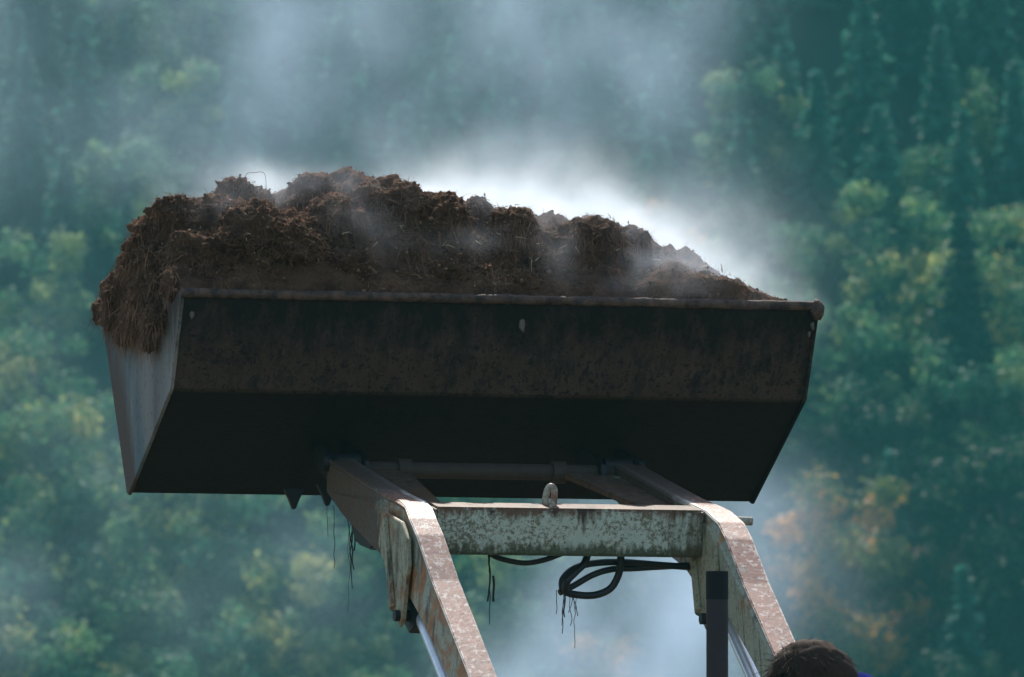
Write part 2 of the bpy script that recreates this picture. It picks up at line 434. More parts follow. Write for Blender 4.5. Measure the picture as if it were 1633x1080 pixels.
def tree(name, x, y, H, key, m, label, group=None):
    p = Vector((x, y)) - C0; s = p.dot(HD); l = p.dot(HR)
    z = hill_h(s) + (noise.noise(Vector((s*.03, l*.03, 3)))*2.2 if s > 304 else 0)
    o = empty(name, (x, y, max(0, z)-.15)); tag(o, label, 'tree', group)
    base = 8 if key[0] == 'c' else 6
    o.scale = (H/base*random.uniform(.92, 1.1), H/base*random.uniform(.92, 1.1), H/base); o.rotation_euler = (0, 0, random.uniform(0, 6.28))
    for nm, me in (('trunk', trunk_mesh(key)), ('crown', crown_mesh(key, m))):
        c = bpy.data.objects.new(nm, me); COL.objects.link(c); c.parent = o
    return o
G = 'trees on the wooded hillside'
TREES = [
 (92.6, 270.2, 8.0, 'b0', 'leaf_orange', 'broadleaf tree with orange and yellow tinged leaves, low right of the bucket'),
 (100.9, 281.4, 10.3, 'c1', 'needle_dark', 'dark narrow conifer rising between pale broadleaf crowns at the right, above the bucket rim'),
 (101.9, 283.8, 6.5, 'b1', 'leaf_pale', 'yellow-green broadleaf tree just below the dark conifer at the far right'),
 (99.8, 286.4, 5.5, 'b2', 'leaf_pale', 'yellow-green broadleaf crown just left of the foot of the dark right-hand conifer'),
 (100.5, 278.5, 6.5, 'b3', 'leaf', 'green broadleaf tree at the right edge, level with the bucket floor'),
 (99.0, 271.5, 7.5, 'b4', 'leaf_dark', 'very dark broadleaf tree low at the right edge, right of the orange-tinged tree'),
 (95.5, 269.9, 5, 'b1', 'leaf_red', 'dark tree with reddish leaf clusters in the lower right corner, right of the driver'),
 (96.4, 289.7, 5, 'b0', 'leaf', 'pale misty broadleaf crown just right of the white steam, above the right rim corner'),
 (96.6, 283.0, 6, 'b3', 'leaf', 'blue-green broadleaf tree just right of the bucket corner'),
 (95.9, 292.7, 8, 'c0', 'needle', 'misty conifer above the right end of the steam plume'),
 (101.3, 292.1, 8, 'c2', 'needle', 'teal conifer up the slope, left above the dark narrow conifer'),
 (99.7, 294.9, 8, 'c1', 'needle', 'teal conifer near the top, midway between steam and right edge'),
 (94.5, 298.0, 8, 'c2', 'needle', 'conifer near the top edge just right of the steam plume'),
 (107.3, 293.1, 8, 'c0', 'needle', 'dark conifer in the upper right corner'),
 (70.8, 299.5, 7, 'c1', 'needle', 'green pointed conifer at upper left, left of the heap top'),
 (72.7, 297.3, 6, 'c0', 'needle', 'small green conifer close to the left shoulder of the heap'),
 (68.9, 296.0, 5.5, 'b2', 'leaf', 'yellowish broadleaf crown at the left edge, level with the heap'),
 (67.4, 289.5, 6, 'b0', 'leaf_pale', 'pale broadleaf tree at the left edge, level with the bucket side'),
 (69.5, 287.1, 5, 'b4', 'leaf', 'broadleaf tree directly left of the bucket lower corner'),
 (66.3, 282.0, 6, 'b3', 'leaf', 'green broadleaf tree at lower left near the picture edge'),
 (69.1, 278.8, 6, 'b1', 'leaf', 'bright green broadleaf crown below the left corner of the bucket'),
 (73.4, 279.5, 6, 'b2', 'leaf', 'misty broadleaf tree under the bucket, left of the loader arm'),
 (75.9, 276.6, 5.5, 'b0', 'leaf', 'greenish broadleaf crown low beside the left loader arm'),
 (70.6, 305.1, 8, 'c2', 'needle', 'hazy conifer in the upper left corner'),
 (78.0, 300.5, 8, 'c1', 'needle', 'faint conifer behind the steam above the left part of the heap'),
 (86.0, 300.2, 8, 'c0', 'needle', 'faint conifer behind the steam at the top middle'),
 (91.4, 301.2, 8, 'c2', 'needle', 'faint conifer at the top edge just left of where the steam thins'),
 (105.2, 296.0, 8, 'c1', 'needle', 'tall teal conifer left of the upper right corner'),
 (83.3, 274.4, 5.5, 'b4', 'leaf', 'misty broadleaf crown seen between the two loader arms'),
 (90.6, 272.1, 5, 'b2', 'leaf_dark', 'dark broadleaf crown just right of the right loader arm'),
 (63.7, 277.8, 6, 'b0', 'leaf', 'shaded broadleaf tree in the lower left corner'),
 (83.6, 297.0, 8, 'c1', 'needle', 'faint conifer in the steam just above the heap top'),
 (104.4, 287.2, 6, 'b4', 'leaf_pale', 'pale green broadleaf tree at the right edge beside the dark conifer'),
 (70.0, 274.3, 6, 'b3', 'leaf', 'dark green broadleaf crown at the bottom edge, left of the loader'),
]
for x, y, H, key, m, lab in TREES:
    tree('conifer' if key[0] == 'c' else 'broadleaf_tree', x, y, H, key, m, lab, G)
def far_wood():
    """the rest of the wooded slope: reads as one mass between the trees above"""
    Vs, Fs, Ts, Ms = [], [], [], []; off = 0
    mats = ['leaf', 'leaf_pale', 'leaf_dark', 'needle', 'leaf_orange', 'bark']
    taken = [(Vector((t[0], t[1]))) for t in TREES]
    for s in np.arange(306, 372, 3.0):
        for l in np.arange(-36, 37, 4.6 if s < 330 else 3.4):
            s2 = s+rng.uniform(-1.2, 1.2); l2 = l+rng.uniform(-1.6, 1.6)+(2.3 if int(s/3) % 2 else 0)
            p = C0+HD*s2+HR*l2
            if min((p-q).length for q in taken) < 2.4: continue
            if any((p-taken[i]).dot(HD) > -11 and (p-taken[i]).dot(HD) < 2 and abs((p-taken[i]).dot(HR)) < rr for i, rr in ((0, 3.6), (1, 2.6))): continue
            con = rng.random() < (.08 if s < 326 else .45 if s < 336 else .9)
            key = ('c%d' % rng.integers(3)) if con else ('b%d' % rng.integers(5))
            v, f, t, _ = PROTO[key]
            k = rng.uniform(.75, 1.1); a = rng.uniform(0, 6.28); ca, sa = math.cos(a), math.sin(a)
            z = hill_h(s2)+noise.noise(Vector((s2*.03, l2*.03, 3)))*2.2-.15
            sub = rng.random(len(f)) < (.6 if s > 352 else .85)
            vv = v.reshape(-1, 4, 3)[sub].reshape(-1, 3)*k
            W = np.stack([vv[:, 0]*ca-vv[:, 1]*sa+p.x, vv[:, 0]*sa+vv[:, 1]*ca+p.y, vv[:, 2]+z], 1)
            n = len(W)//4
            Vs.append(W); Fs.append(np.arange(4*n).reshape(n, 4)+off); Ts.append(t.reshape(-1, 4)[sub].ravel()); off += len(W)
            mi = 3 if con else (2 if (l2 > 9 and s < 324) or rng.random() < .15 else 0 if s2 > 333 else 1 if rng.random() < .35 else 4 if rng.random() < .08 and l2 > 0 else 0)
            Ms.append(np.full(n, mi))
    me = mesh_np('woodland', np.concatenate(Vs), np.concatenate(Fs), np.concatenate(Ts))
    for q in mats: me.materials.append(M[q])
    me.polygons.foreach_set('material_index', np.concatenate(Ms).astype(np.int32))
    o = link('woodland', me, None)
    tag(o, 'dense misty mixed wood covering the slope between the single trees', 'wood', kind='stuff')
far_wood()

# ------------------------------------------------------------------ loader tractor
T = empty('loader_tractor', (0, -2.6, 0))
tag(T, 'old pale green and rusty front loader tractor holding its full bucket raised', 'tractor')

# bucket -------------------------------------------------------------
BT, BK, BB, BL = (0, 3.600), (.143, 3.308), (.677, 3.005), (1.075, 3.665)   # rim, kink, floor corner, lip  (Y, Z)
def sheet(name, a, b, x0, x1, th, m, parent, n=(0, 0), dent=0.0):
    """a steel plate from profile point a to b between x0 and x1, thickness th, gently dented"""
    nx, nz = 60, 10; V, F = [], []
    d = Vector((b[0]-a[0], b[1]-a[1])).normalized(); nn = Vector((-d.y, d.x))
    for side in (0, 1):
        for j in range(nz+1):
            for i in range(nx+1):
                x = x0+(x1-x0)*i/nx; t = j/nz
                y = a[0]+(b[0]-a[0])*t; z = a[1]+(b[1]-a[1])*t
                e = math.sin(math.pi*t)*dent*noise.noise(Vector((x*2.2, t*2, a[1])))
                o = e + (th if side else 0)
                V.append((x, y+nn.x*o, z+nn.y*o))
    W = nx+1; O = W*(nz+1)
    for j in range(nz):
        for i in range(nx):
            q = (j*W+i, j*W+i+1, (j+1)*W+i+1, (j+1)*W+i); F.append(q); F.append(tuple(O+k for k in q[::-1]))
    for j in range(nz):
        F.append((j*W, (j+1)*W, O+(j+1)*W, O+j*W)); F.append((j*W+nx, O+j*W+nx, O+(j+1)*W+nx, (j+1)*W+nx))
    for i in range(nx):
        F.append((i, O+i, O+i+1, i+1)); F.append((nz*W+i, nz*W+i+1, O+nz*W+i+1, O+nz*W+i))
    me = bpy.data.meshes.new(name); me.from_pydata(V, [], F)
    bm = bmesh.new(); bm.from_mesh(me); bmesh.ops.recalc_face_normals(bm, faces=bm.faces); bm.to_mesh(me); bm.free()
    return link(name, me, m, parent)
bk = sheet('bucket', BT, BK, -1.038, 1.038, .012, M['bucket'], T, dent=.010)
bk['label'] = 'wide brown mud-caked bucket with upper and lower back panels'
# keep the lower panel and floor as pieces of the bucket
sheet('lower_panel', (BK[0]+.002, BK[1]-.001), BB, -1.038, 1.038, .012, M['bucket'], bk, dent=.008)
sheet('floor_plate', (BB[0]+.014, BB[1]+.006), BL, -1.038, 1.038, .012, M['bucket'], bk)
for sx in (-1, 1):
    x0, x1 = (sx*1.05, sx*1.039)
    prism('side_plate', [(-.012, 3.60), (-.012, 3.58), BK, (BB[0], BB[1]-.006), (BB[0]+.02, BB[1]), (1.09, 3.665), (1.06, 3.68), (.5, 3.60)] if False else
          [(-.006, 3.603), (BK[0]-.008, BK[1]-.004), (BB[0], BB[1]-.008), (BB[0]+.022, BB[1]-.002), (1.085, 3.668), (1.05, 3.672), (.55, 3.606)], min(x0, x1), max(x0, x1), M['side'] if sx < 0 else M['bucket'], bk, .002)
# rolled rim bar, a little uneven with dried mud
def rim():
    V, F = [], []; n = 240; k = 10
    for i in range(n+1):
        x = -1.052+2.104*i/n
        for j in range(k):
            a = 2*math.pi*j/k; e = 1+.22*noise.noise(Vector((x*9, j*.5, 0)))+.22*noise.noise(Vector((x*40, j, 5)))
            V.append((x, .004+.014*e*math.cos(a), 3.598+.015*e*math.sin(a)))
    for i in range(n):
        for j in range(k): F.append((i*k+j, i*k+(j+1) % k, (i+1)*k+(j+1) % k, (i+1)*k+j))
    F.append(tuple(range(k))); F.append(tuple(n*k+j for j in range(k))[::-1])
    me = bpy.data.meshes.new('rim_bar'); me.from_pydata(V, [], F); me.update(); return link('rim_bar', me, M['rim'], bk, True)
rim()
def blob(name, c, s, m, parent, seed=0, sub=3, amp=.25, fr=3):
    bm = bmesh.new(); bmesh.ops.create_icosphere(bm, subdivisions=sub, radius=1)
    for v in bm.verts:
        e = 1+amp*noise.noise(v.co*fr+Vector((seed*7.1, 0, 0)))+amp*.5*noise.noise(v.co*fr*3+Vector((seed, 9, 0)))
        v.co = Vector(c)+Vector((v.co.x*s[0], v.co.y*s[1], v.co.z*s[2]))*e
    me = bpy.data.meshes.new(name); bm.to_mesh(me); bm.free(); return link(name, me, m, parent, True)
M['scar'] = simple('chipped_pale_paint', (.15, .13, .105), .6, sc=60)
blob('mud_clot', (1.04, -.004, 3.585), (.022, .022, .034), M['rim'], bk, 3)
for i, (x, z, sx, sz) in enumerate([(-1.01, 3.545, .008, .024), (.07, 3.53, .009, .034), (1.035, 3.545, .007, .022), (1.028, 3.515, .005, .015)]):
    blob('paint_chip', (x, .012+(3.6-z)*.49-.010, z), (sx, .004, sz), M['scar'], bk, i, 3, .5)
# lugs and brackets under the bucket
for poly_y, x in ((.62, -.56), (.50, -.53)):
    pass
for (cx, cy, zt, h, ww) in ((-.525, .60, 3.02, .065, .042), (-.455, .45, 3.03, .07, .045)):
    bm = bmesh.new(); p = [(cx-ww*.8, zt), (cx+ww*.8, zt), (cx+ww*.45, zt-h*.45), (cx+.004, zt-h), (cx-.004, zt-h), (cx-ww*.4, zt-h*.5)]
    a = [bm.verts.new((u, cy-.012, v)) for u, v in p]; b = [bm.verts.new((u, cy+.012, v)) for u, v in p]
    bm.faces.new(a); bm.faces.new(b[::-1])
    for i in range(6): bm.faces.new((a[i], b[i], b[(i+1) % 6], a[(i+1) % 6]))
    link('bracket', bevel_finish(bm, 'bracket', .002), M['black'], bk)
for x in (-.50, -.40, .38, .50):
    prism('hinge_lug', [(.16, 3.03), (.24, 3.02), (.40, 3.08), (.46, 3.12), (.40, 3.155), (.26, 3.13), (.17, 3.09)], x-.009, x+.009, M['black'], bk, .003)

# arms ---------------------------------------------------------------
ARM_TOP = [(.245, 3.098), (-.10, 3.022), (-.45, 2.948), (-.61, 2.920), (-.71, 2.897), (-.80, 2.858), (-.88, 2.805), (-1.05, 2.660), (-1.46, 2.355), (-2.30, 1.730), (-2.95, 1.245)]
ARM_BOT = [(-3.05, 1.07), (-2.45, 1.48), (-1.28, 2.318), (-1.14, 2.415), (-.87, 2.575), (-.62, 2.68), (-.50, 2.735), (-.27, 2.80), (.05, 2.905), (.25, 2.99)]
def splay(o, sx, y0=-.64, y1=-.80, d=.021):
    """the lower boom sits a little outboard of the upper arm"""
    for v in o.data.vertices:
        k = min(1, max(0, (y0-v.co.y)/(y0-y1))); v.co.x += sx*d*k
    return o
for sx in (-1, 1):
    xo, xi = sx*.513, sx*.432
    a = prism('loader_arm', ARM_TOP+ARM_BOT, min(xo, xi), max(xo, xi), M['arm_side'], T, .008); splay(a, sx)
    a['label'] = 'left loader arm, rust streaked outer face' if sx < 0 else 'right loader arm, pale green inner face'
    # worn rusty capping strip along the top, cut from the arm outline
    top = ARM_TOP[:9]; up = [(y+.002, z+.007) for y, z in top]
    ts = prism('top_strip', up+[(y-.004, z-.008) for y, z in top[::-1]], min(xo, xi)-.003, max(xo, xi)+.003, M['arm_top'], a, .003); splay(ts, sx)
    # pair of knee plates carrying the lift cylinder
    for xx in ((xo+sx*.006, xo+sx*.018), (xi-sx*.006, xi-sx*.018)):
        kp = [(-.50, 2.90), (-.72, 2.855), (-.79, 2.80), (-.80, 2.72), (-.765, 2.64), (-.735, 2.555), (-.70, 2.535), (-.64, 2.58), (-.60, 2.67), (-.52, 2.74), (-.46, 2.80)]
        prism('knee_plate', kp, min(xx), max(xx), M['plate'], a, .002)
    prism('rib', [(-.545, 2.885), (-.575, 2.88), (-.66, 2.60), (-.63, 2.59)], min(xo+sx*.019, xo+sx*.032), max(xo+sx*.019, xo+sx*.032), M['plate'], a, .002)
    prism('rib', [(-.545, 2.885), (-.575, 2.88), (-.66, 2.60), (-.63, 2.59)], min(xi-sx*.019, xi-sx*.032), max(xi-sx*.019, xi-sx*.032), M['plate'], a, .002)
    # clevis with its pin
    prism('clevis', [(-.60, 2.655), (-.50, 2.63), (-.49, 2.59), (-.60, 2.57), (-.70, 2.515), (-.76, 2.535), (-.74, 2.60)], sx*.472-.028, sx*.472+.028, M['black'], a, .004)
    tube('clevis_pin', [(sx*.472-.075, -.70, 2.57), (sx*.472+.075, -.70, 2.57)], .018, M['black'], a)
    # rear pivot boss on the bucket end of the arm
    prism('pivot_boss', [(-.02, 2.93), (-.02, 2.86), (-.08, 2.815), (-.24, 2.79), (-.28, 2.80), (-.26, 2.90)], sx*.472-.034, sx*.472+.034, M['black'], a, .008)
    for ch in a.children:
        if ch.name.startswith(('knee_plate', 'rib', 'clevis')):
            for v in ch.data.vertices: v.co.x += sx*.018; v.co.y -= .03
    # lift cylinder
    cyl = tube('hydraulic_cylinder', [(sx*.490, -1.62, 1.945), (sx*.490, -2.55, 1.10)], .042, M['black'], T)
    tube('rod', [(sx*.490, -.75, 2.57), (sx*.490, -.81, 2.535), (sx*.490, -1.63, 1.94)], .021, M['chrome'], cyl, 20)
# inner gusset plates on the upper arm, running in to the hinge tube
for sx in (-1, 1):
    V = []
    za = lambda y: 3.045+(y-.2)*.215
    pts = [(sx*.430, .215), (sx*.255, .215), (sx*.335, -.56), (sx*.430, -.60)]
    bm = bmesh.new(); a = [bm.verts.new((x, y, za(y)+.018)) for x, y in pts]; b = [bm.verts.new((x, y, za(y)-.0)) for x, y in pts]
    bm.faces.new(a); bm.faces.new(b[::-1])
    for i in range(4): bm.faces.new((a[i], b[i], b[(i+1) % 4], a[(i+1) % 4]))
    link('gusset_plate', bevel_finish(bm, 'gusset_plate', .003), M['inner_plate'], T)
cm = box('crossbeam', (0, -.655, 2.842), (.862, .115, .148), M['beam'], T, .008, rx=R(11))
ht = tube('hinge_tube', [(-.43, .225, 3.066), (.43, .225, 3.066)], .026, M['tube'], T, 20)
for x in (-.265, .245): tube('collar', [(x-.022, .225, 3.066), (x+.022, .225, 3.066)], .036, M['tube'], ht, 20)
for sx in (-1, 1):
    tube('hinge_pin', [(sx*.40, .235, 3.085), (sx*.53, .235, 3.085)], .030, M['black'], T, 20)
# mud lying on the gussets
hk = tube('hook', spline([(-.058, -.64, 2.905), (-.056, -.645, 2.945), (-.050, -.65, 2.968), (-.041, -.655, 2.975), (-.034, -.66, 2.962), (-.035, -.66, 2.935), (-.040, -.66, 2.905)]), .0105, M['pin'], T)
pn = tube('pin', [(.500, -.62, 2.880), (.618, -.62, 2.878)], .0135, M['pin'], T, 20)
box('pin_lug', (.532, -.70, 2.83), (.035, .07, .05), M['pin'], T, .012, rx=R(30))

# hoses --------------------------------------------------------------
yh = -.60
def hz(pts, r=.009, y=yh): return tube('hose', spline([(p[0], y+(p[2] if len(p) > 2 else 0), p[1]) for p in pts]), r, M['hose'], T)
hz([(-.24, 2.785), (-.20, 2.757), (-.12, 2.741), (-.06, 2.748), (.00, 2.768), (.05, 2.79)], .0085)
hz([(.095, 2.79), (.080, 2.745, -.01), (.045, 2.712, -.02), (.020, 2.685, -.02), (.022, 2.655), (.06, 2.645, .01), (.12, 2.645, .02), (.170, 2.665, .02), (.193, 2.705, .01), (.198, 2.745), (.198, 2.79)], .0115)
hz([(.015, 2.660, .02), (.020, 2.695, .025), (.06, 2.728, .03), (.13, 2.745, .03), (.22, 2.748, .03), (.32, 2.742, .03), (.44, 2.735, .03)], .0105)
hz([(.010, 2.652, .03), (.06, 2.675, .04), (.12, 2.708, .04), (.18, 2.726, .04), (.25, 2.730, .04), (.34, 2.736, .04), (.44, 2.742, .04)], .010)

# exhaust stack ------------------------------------------------------
ex = tube('exhaust_pipe', [(.158, -1.70, 1.35), (.157, -1.70, 2.59), (.157, -1.70, 2.676)], .0325, M['exhaust'], T, 28)
tube('exhaust_soot_band', [(.157, -1.70, 2.592), (.157, -1.70, 2.674)], .0335, M['soot'], ex, 28)

# the rest of the tractor (below the frame) ---------------------------
box('bonnet', (0, -1.95, 1.20), (.62, 1.45, .38), M['green_body'], T, .06)
box('engine_block', (0, -1.95, .85), (.46, 1.35, .42), M['black'], T, .03)
box('grille', (0, -1.215, 1.18), (.54, .02, .30), M['black'], T, .005)
for x in (-.2, .2): tube('headlight', [(x, -1.215, 1.24), (x, -1.18, 1.24)], .06, M['glass'], T)
box('gearbox', (0, -3.0, .8), (.42, 1.0, .45), M['black'], T, .03)
box('front_axle', (0, -1.45, .42), (1.3, .12, .14), M['green_body'], T, .02)
box('rear_axle', (0, -3.30, .75), (1.3, .2, .2), M['black'], T, .03)
for sx in (-1, 1):
    box('loader_post', (sx*.493, -2.95, 1.0), (.09, .16, .75), M['arm_side'], T, .01)
    box('subframe_rail', (sx*.40, -2.2, .58), (.09, 1.7, .12), M['arm_side'], T, .01)
    box('post_bracket', (sx*.36, -2.95, .66), (.30, .14, .10), M['arm_side'], T, .01)
    for (y, r_, wd, nm) in ((-1.45, .42, .2, 'front_wheel'), (-3.30, .75, .38, 'rear_wheel')):
        x = sx*(.70 if r_ < .5 else .78)
        V, F = [], []; n = 48
        prof = [(-.5, .55), (-.5, .88), (-.40, .98), (0, 1.0), (.40, .98), (.5, .88), (.5, .55)]
        for i in range(n):
            a = 2*math.pi*i/n
            for q, (u, v) in enumerate(prof):
                e = 1.035 if (i % 4 < 2) and 2 <= q <= 4 else 1
                V.append((x+u*wd, y+math.cos(a)*r_*v*e, r_+math.sin(a)*r_*v*e))
        for i in range(n):
            for q in range(7): F.append((i*7+q, i*7+(q+1) % 7, ((i+1) % n)*7+(q+1) % 7, ((i+1) % n)*7+q))
        me = bpy.data.meshes.new('wheel'); me.from_pydata(V, [], F); me.update()
        wh = link(nm, me, M['tyre'], T)
        tube('rim', [(x-wd*.3, y, r_), (x+wd*.3, y, r_)], r_*.56, M['rim_paint'], wh, 32)
box('seat', (0, -3.10, 1.32), (.48, .42, .10), M['seat'], T, .03)
box('seat_back', (0, -3.33, 1.52), (.46, .08, .34), M['seat'], T, .03)
box('seat_post', (0, -3.10, 1.15), (.20, .2, .30), M['black'], T, .01)
bm = bmesh.new()
tube('steering_column', [(0, -2.55, 1.2), (0, -2.74, 1.62)], .02, M['black'], T)
ring = [(math.cos(a)*.19, -2.745+math.sin(a)*.19*.90, 1.63+math.sin(a)*.19*.42) for a in [2*math.pi*k/24 for k in range(25)]]
tube('steering_wheel', ring, .013, M['black'], T)
bm.free()

# ------------------------------------------------------------------ compost heap
RX = np.array([-1.21, -1.178, -1.137, -1.034, -1.004, -.967, -.901, -.839, -.736, -.633, -.55, -.425, -.238, -.154, -.029, .139, .266, .392, .519, .625, .721, .774, .838, .923, 1.03, 1.2])
RZ = np.array([3.60, 3.66, 3.74, 3.83, 3.917, 3.938, 3.939, 3.971, 3.995, 3.976, 4.014, 4.029, 4.025, 3.977, 3.954, 3.95, 3.906, 3.895, 3.871, 3.833, 3.794, 3.785, 3.725, 3.67, 3.615, 3.60])-.022
def fb(x, y, z, o=5):
    return noise.fractal(Vector((x, y, z)), .6, 2.1, o)
heapV, heapF = [], []
def add_surf(V, F):
    o = len(heapV); heapV.extend(V); heapF.extend([tuple(i+o for i in f) for f in F])
def front(x, t):
    t = max(0, min(1, t)); k = .80 if x < .4 else .80-.45*min(1, (x-.4)/.3)
    return t**k
def heightfield():
    nx, ny = 250, 130; V = []; F = []
    for j in range(ny+1):
        y = .012+1.10*j/ny
        for i in range(nx+1):
            x = -1.045+2.08*i/nx
            r = float(np.interp(x, RX, RZ))-3.60
            t = y/.48
            f = front(x, t) if t < 1 else max(0, 1-((t-1)/1.33)**2.0)*1.0
            z = 3.60+(r*f)
            am = min(1, r/.16)
            z += am*(.050*fb(x*3.5, y*3.5, 1)*min(1, t*2.2+.1)+.012*fb(x*14, y*14, 4, 5))+.006*fb(x*30, y*30, 4, 3)
            if y < .03: z = min(z, 3.606)
            V.append((x, y, z))
    for j in range(ny):
        for i in range(nx):
            a = j*(nx+1)+i; F.append((a, a+1, a+nx+2, a+nx+1))
    # close it underneath so the heap is a solid body sitting in the bucket
    base = len(V)
    for k, (i, j) in enumerate([(0, 0), (nx, 0), (nx, ny), (0, ny)]):
        x = -1.030+2.06*i/nx; V.append((x, .40 if j == 0 else .80, 3.20))
    c = [0, nx, ny*(nx+1)+nx, ny*(nx+1)]
    F.append((base, base+1, base+2, base+3))
    add_surf(V, F)
heightfield()
LUMPS = [(-0.98,0.35,3.866,0.069),(-0.86,0.3,3.855,0.078),(-0.774,0.2,3.799,0.112),(-0.656,0.18,3.771,0.102),(-0.502,0.22,3.857,0.086),(-0.501,0.45,3.955,0.074),(-0.258,0.28,3.917,0.073),(-0.243,0.48,3.985,0.045),(-0.363,0.35,3.91,0.071),(-0.128,0.3,3.851,0.102),(0.02,0.38,3.881,0.071),(0.098,0.22,3.85,0.069),(0.37,0.22,3.806,0.086),(0.295,0.25,3.777,0.078),(0.199,0.14,3.717,0.092),(0.774,0.5,3.765,0.035),(0.569,0.16,3.630,0.086),(0.506,0.32,3.787,0.078),(-0.749,0.45,3.939,0.068),(-0.916,0.2,3.707,0.122),(-0.473,0.1,3.689,0.122),(-0.292,0.16,3.737,0.102),(-0.15,0.08,3.675,0.102),(0.036,0.15,3.724,0.094),(0.092,0.06,3.649,0.082),(0.402,0.12,3.689,0.082),(-1.008,0.4,3.759,0.112),
 (-1.05,0.604,3.70,0.085),(-1.07,0.728,3.641,0.078),(-1.07,0.357,3.616,0.086),(-1.05,0.116,3.628,0.055),(-1.08,0.769,3.573,0.057),(-1.08,0.52,3.547,0.069),(-1.08,0.235,3.528,0.060),(-1.08,0.315,3.464,0.041),(-1.06,0.399,3.708,0.082),(-1.07,0.837,3.669,0.049),(-1.07,0.95,3.60,0.05),(-1.08,0.63,3.50,0.045),(-.66,.10,3.76,.075),(-.78,.08,3.70,.075),(-.86,.10,3.76,.06)]
OVER = {2: 1.25, 3: 1.2, 7: 1.15, 12: 1.1, 13: 1.1}
g_ = random.Random(11)
for _ in range(90):
    x = g_.uniform(-1.0, .50); y = g_.uniform(.05, .42); r = g_.uniform(.018, .045)
    zr = float(np.interp(x, RX, RZ))-3.60; z = 3.60+zr*front(x, y/.48)
    if zr > .16: LUMPS.append((x, y-.01, z+.004, r))
for _ in range(14):
    LUMPS.append((-1.07, g_.uniform(.1, .95), g_.uniform(3.50, 3.66), g_.uniform(.022, .04)))
for _ in range(60):
    x = g_.uniform(-1.0, .75); y = g_.uniform(.045, .16)
    zr = float(np.interp(x, RX, RZ))-3.60
    LUMPS.append((x, y, 3.597+zr*front(x, y/.48), g_.uniform(.012, .028)))
def lumps():
    for k, (x, y, z, r) in enumerate(LUMPS):
        if y < .2 and z < 3.74 and abs(x) < 1: r *= .62; y += .03
        bm = bmesh.new(); bmesh.ops.create_icosphere(bm, subdivisions=5 if r > .055 else 4, radius=1)
        out = abs(x) > 1.045
        sc = (.62 if out else 1.1, 1.15, .95)
        V = []
        for v in bm.verts:
            d = v.co.normalized(); q = d*1.5+Vector((k*3.7, 0, 0))
            e = 1+.34*noise.fractal(q, .6, 2.1, 5)+.12*noise.fractal(q*5, .6, 2.1, 4)
            V.append((x+d.x*r*sc[0]*e, y+d.y*r*sc[1]*e, z+d.z*r*sc[2]*e*(.9 if d.z > 0 else .8)))
        V = [(a, b, c) for a, b, c in V]
        add_surf(V, [tuple(v.index for v in f.verts) for f in bm.faces]); bm.free()
lumps()
hm = bpy.data.meshes.new('compost_heap'); hm.from_pydata(heapV, [], heapF); hm.update(); hm.shade_smooth()
heap = link('compost_heap', hm, M['soil'])
tag(heap, 'steaming heap of dark brown fibrous compost piled high in the raised bucket', 'compost heap')

def ribbons(P, D, L, Wd, droop, seg=3, tint=None, curl=.25):
    """curved thin fibres: P start, D direction, L length, Wd width"""
    n = len(P); A = rng.normal(size=(n, 3)); D = D/np.linalg.norm(D, axis=1, keepdims=True)
    Sd = np.cross(D, A); Sd /= np.linalg.norm(Sd, axis=1, keepdims=True)
    c = np.cross(D, Sd)*rng.normal(size=(n, 1))*curl
    rings = []
    for k in range(seg+1):
        t = k/seg; ctr = P+D*L[:, None]*t+c*L[:, None]*t*t; ctr[:, 2] -= droop*L*t*t
        ww = (Wd*(1-.6*t))[:, None]*.5
        rings.append(ctr-Sd*ww); rings.append(ctr+Sd*ww)
    V = np.stack(rings, 1); m = 2*(seg+1); V = V.reshape(-1, 3)
    F = []
    base = (np.arange(n)*m)[:, None]
    for k in range(seg): F.append(base+np.array([[2*k, 2*k+1, 2*k+3, 2*k+2]]))
    F = np.concatenate(F)
    return V, F, np.repeat(tint if tint is not None else rng.uniform(0, 1, n), m)
def fibres():
    tri = np.array([(f[0], f[1], f[2]) for f in heapF if len(f) < 5] + [(f[0], f[2], f[3]) for f in heapF if len(f) == 4])
    Vn = np.array(heapV); a, b, c = Vn[tri[:, 0]], Vn[tri[:, 1]], Vn[tri[:, 2]]
    Nn = np.cross(b-a, c-a); ar = np.linalg.norm(Nn, axis=1); ar[ar > .01] = 0
    ctr = (a+b+c)/3
    ar = ar*np.where(ctr[:, 2] > 3.42, 1, 0)*np.where(ctr[:, 1] < .75, 1, .35)
    idx = rng.choice(len(tri), 80000, p=ar/ar.sum())
    u = rng.uniform(0, 1, (len(idx), 1)); v = rng.uniform(0, 1, (len(idx), 1)); fl = (u+v) > 1; u = np.where(fl, 1-u, u); v = np.where(fl, 1-v, v)
    P = a[idx]+(b[idx]-a[idx])*u+(c[idx]-a[idx])*v
    N = Nn[idx]/(np.linalg.norm(Nn[idx], axis=1, keepdims=True)+1e-9)
    rnd = rng.normal(size=P.shape); tang = rnd-N*np.sum(rnd*N, 1, keepdims=True)
    hang = (rng.random(len(P)) < .70) & (N[:, 2] < .12) & ((P[:, 1] > .07) | (np.abs(P[:, 0]) > 1.03))
    D = tang*.9+N*rng.uniform(.0, .26, (len(P), 1)); D[hang] = tang[hang]*.35+N[hang]*.30+np.array([0, -.12, -.9])
    L = rng.uniform(.010, .036, len(P)); L[hang] *= 1.9
    W_ = rng.uniform(.0008, .0021, len(P))
    # no fibre may start inside the bucket wall
    keep = ~((P[:, 1] < .012) & (P[:, 2] < 3.60) & (np.abs(P[:, 0]) < 1.03))
    tn = np.clip(np.array([.5+.9*noise.noise(Vector(p)*11) for p in P[keep]]), 0, 1)*.60+rng.uniform(0, .40, keep.sum())
    return ribbons(P[keep], D[keep], L[keep], W_[keep], .25, 3, tn)
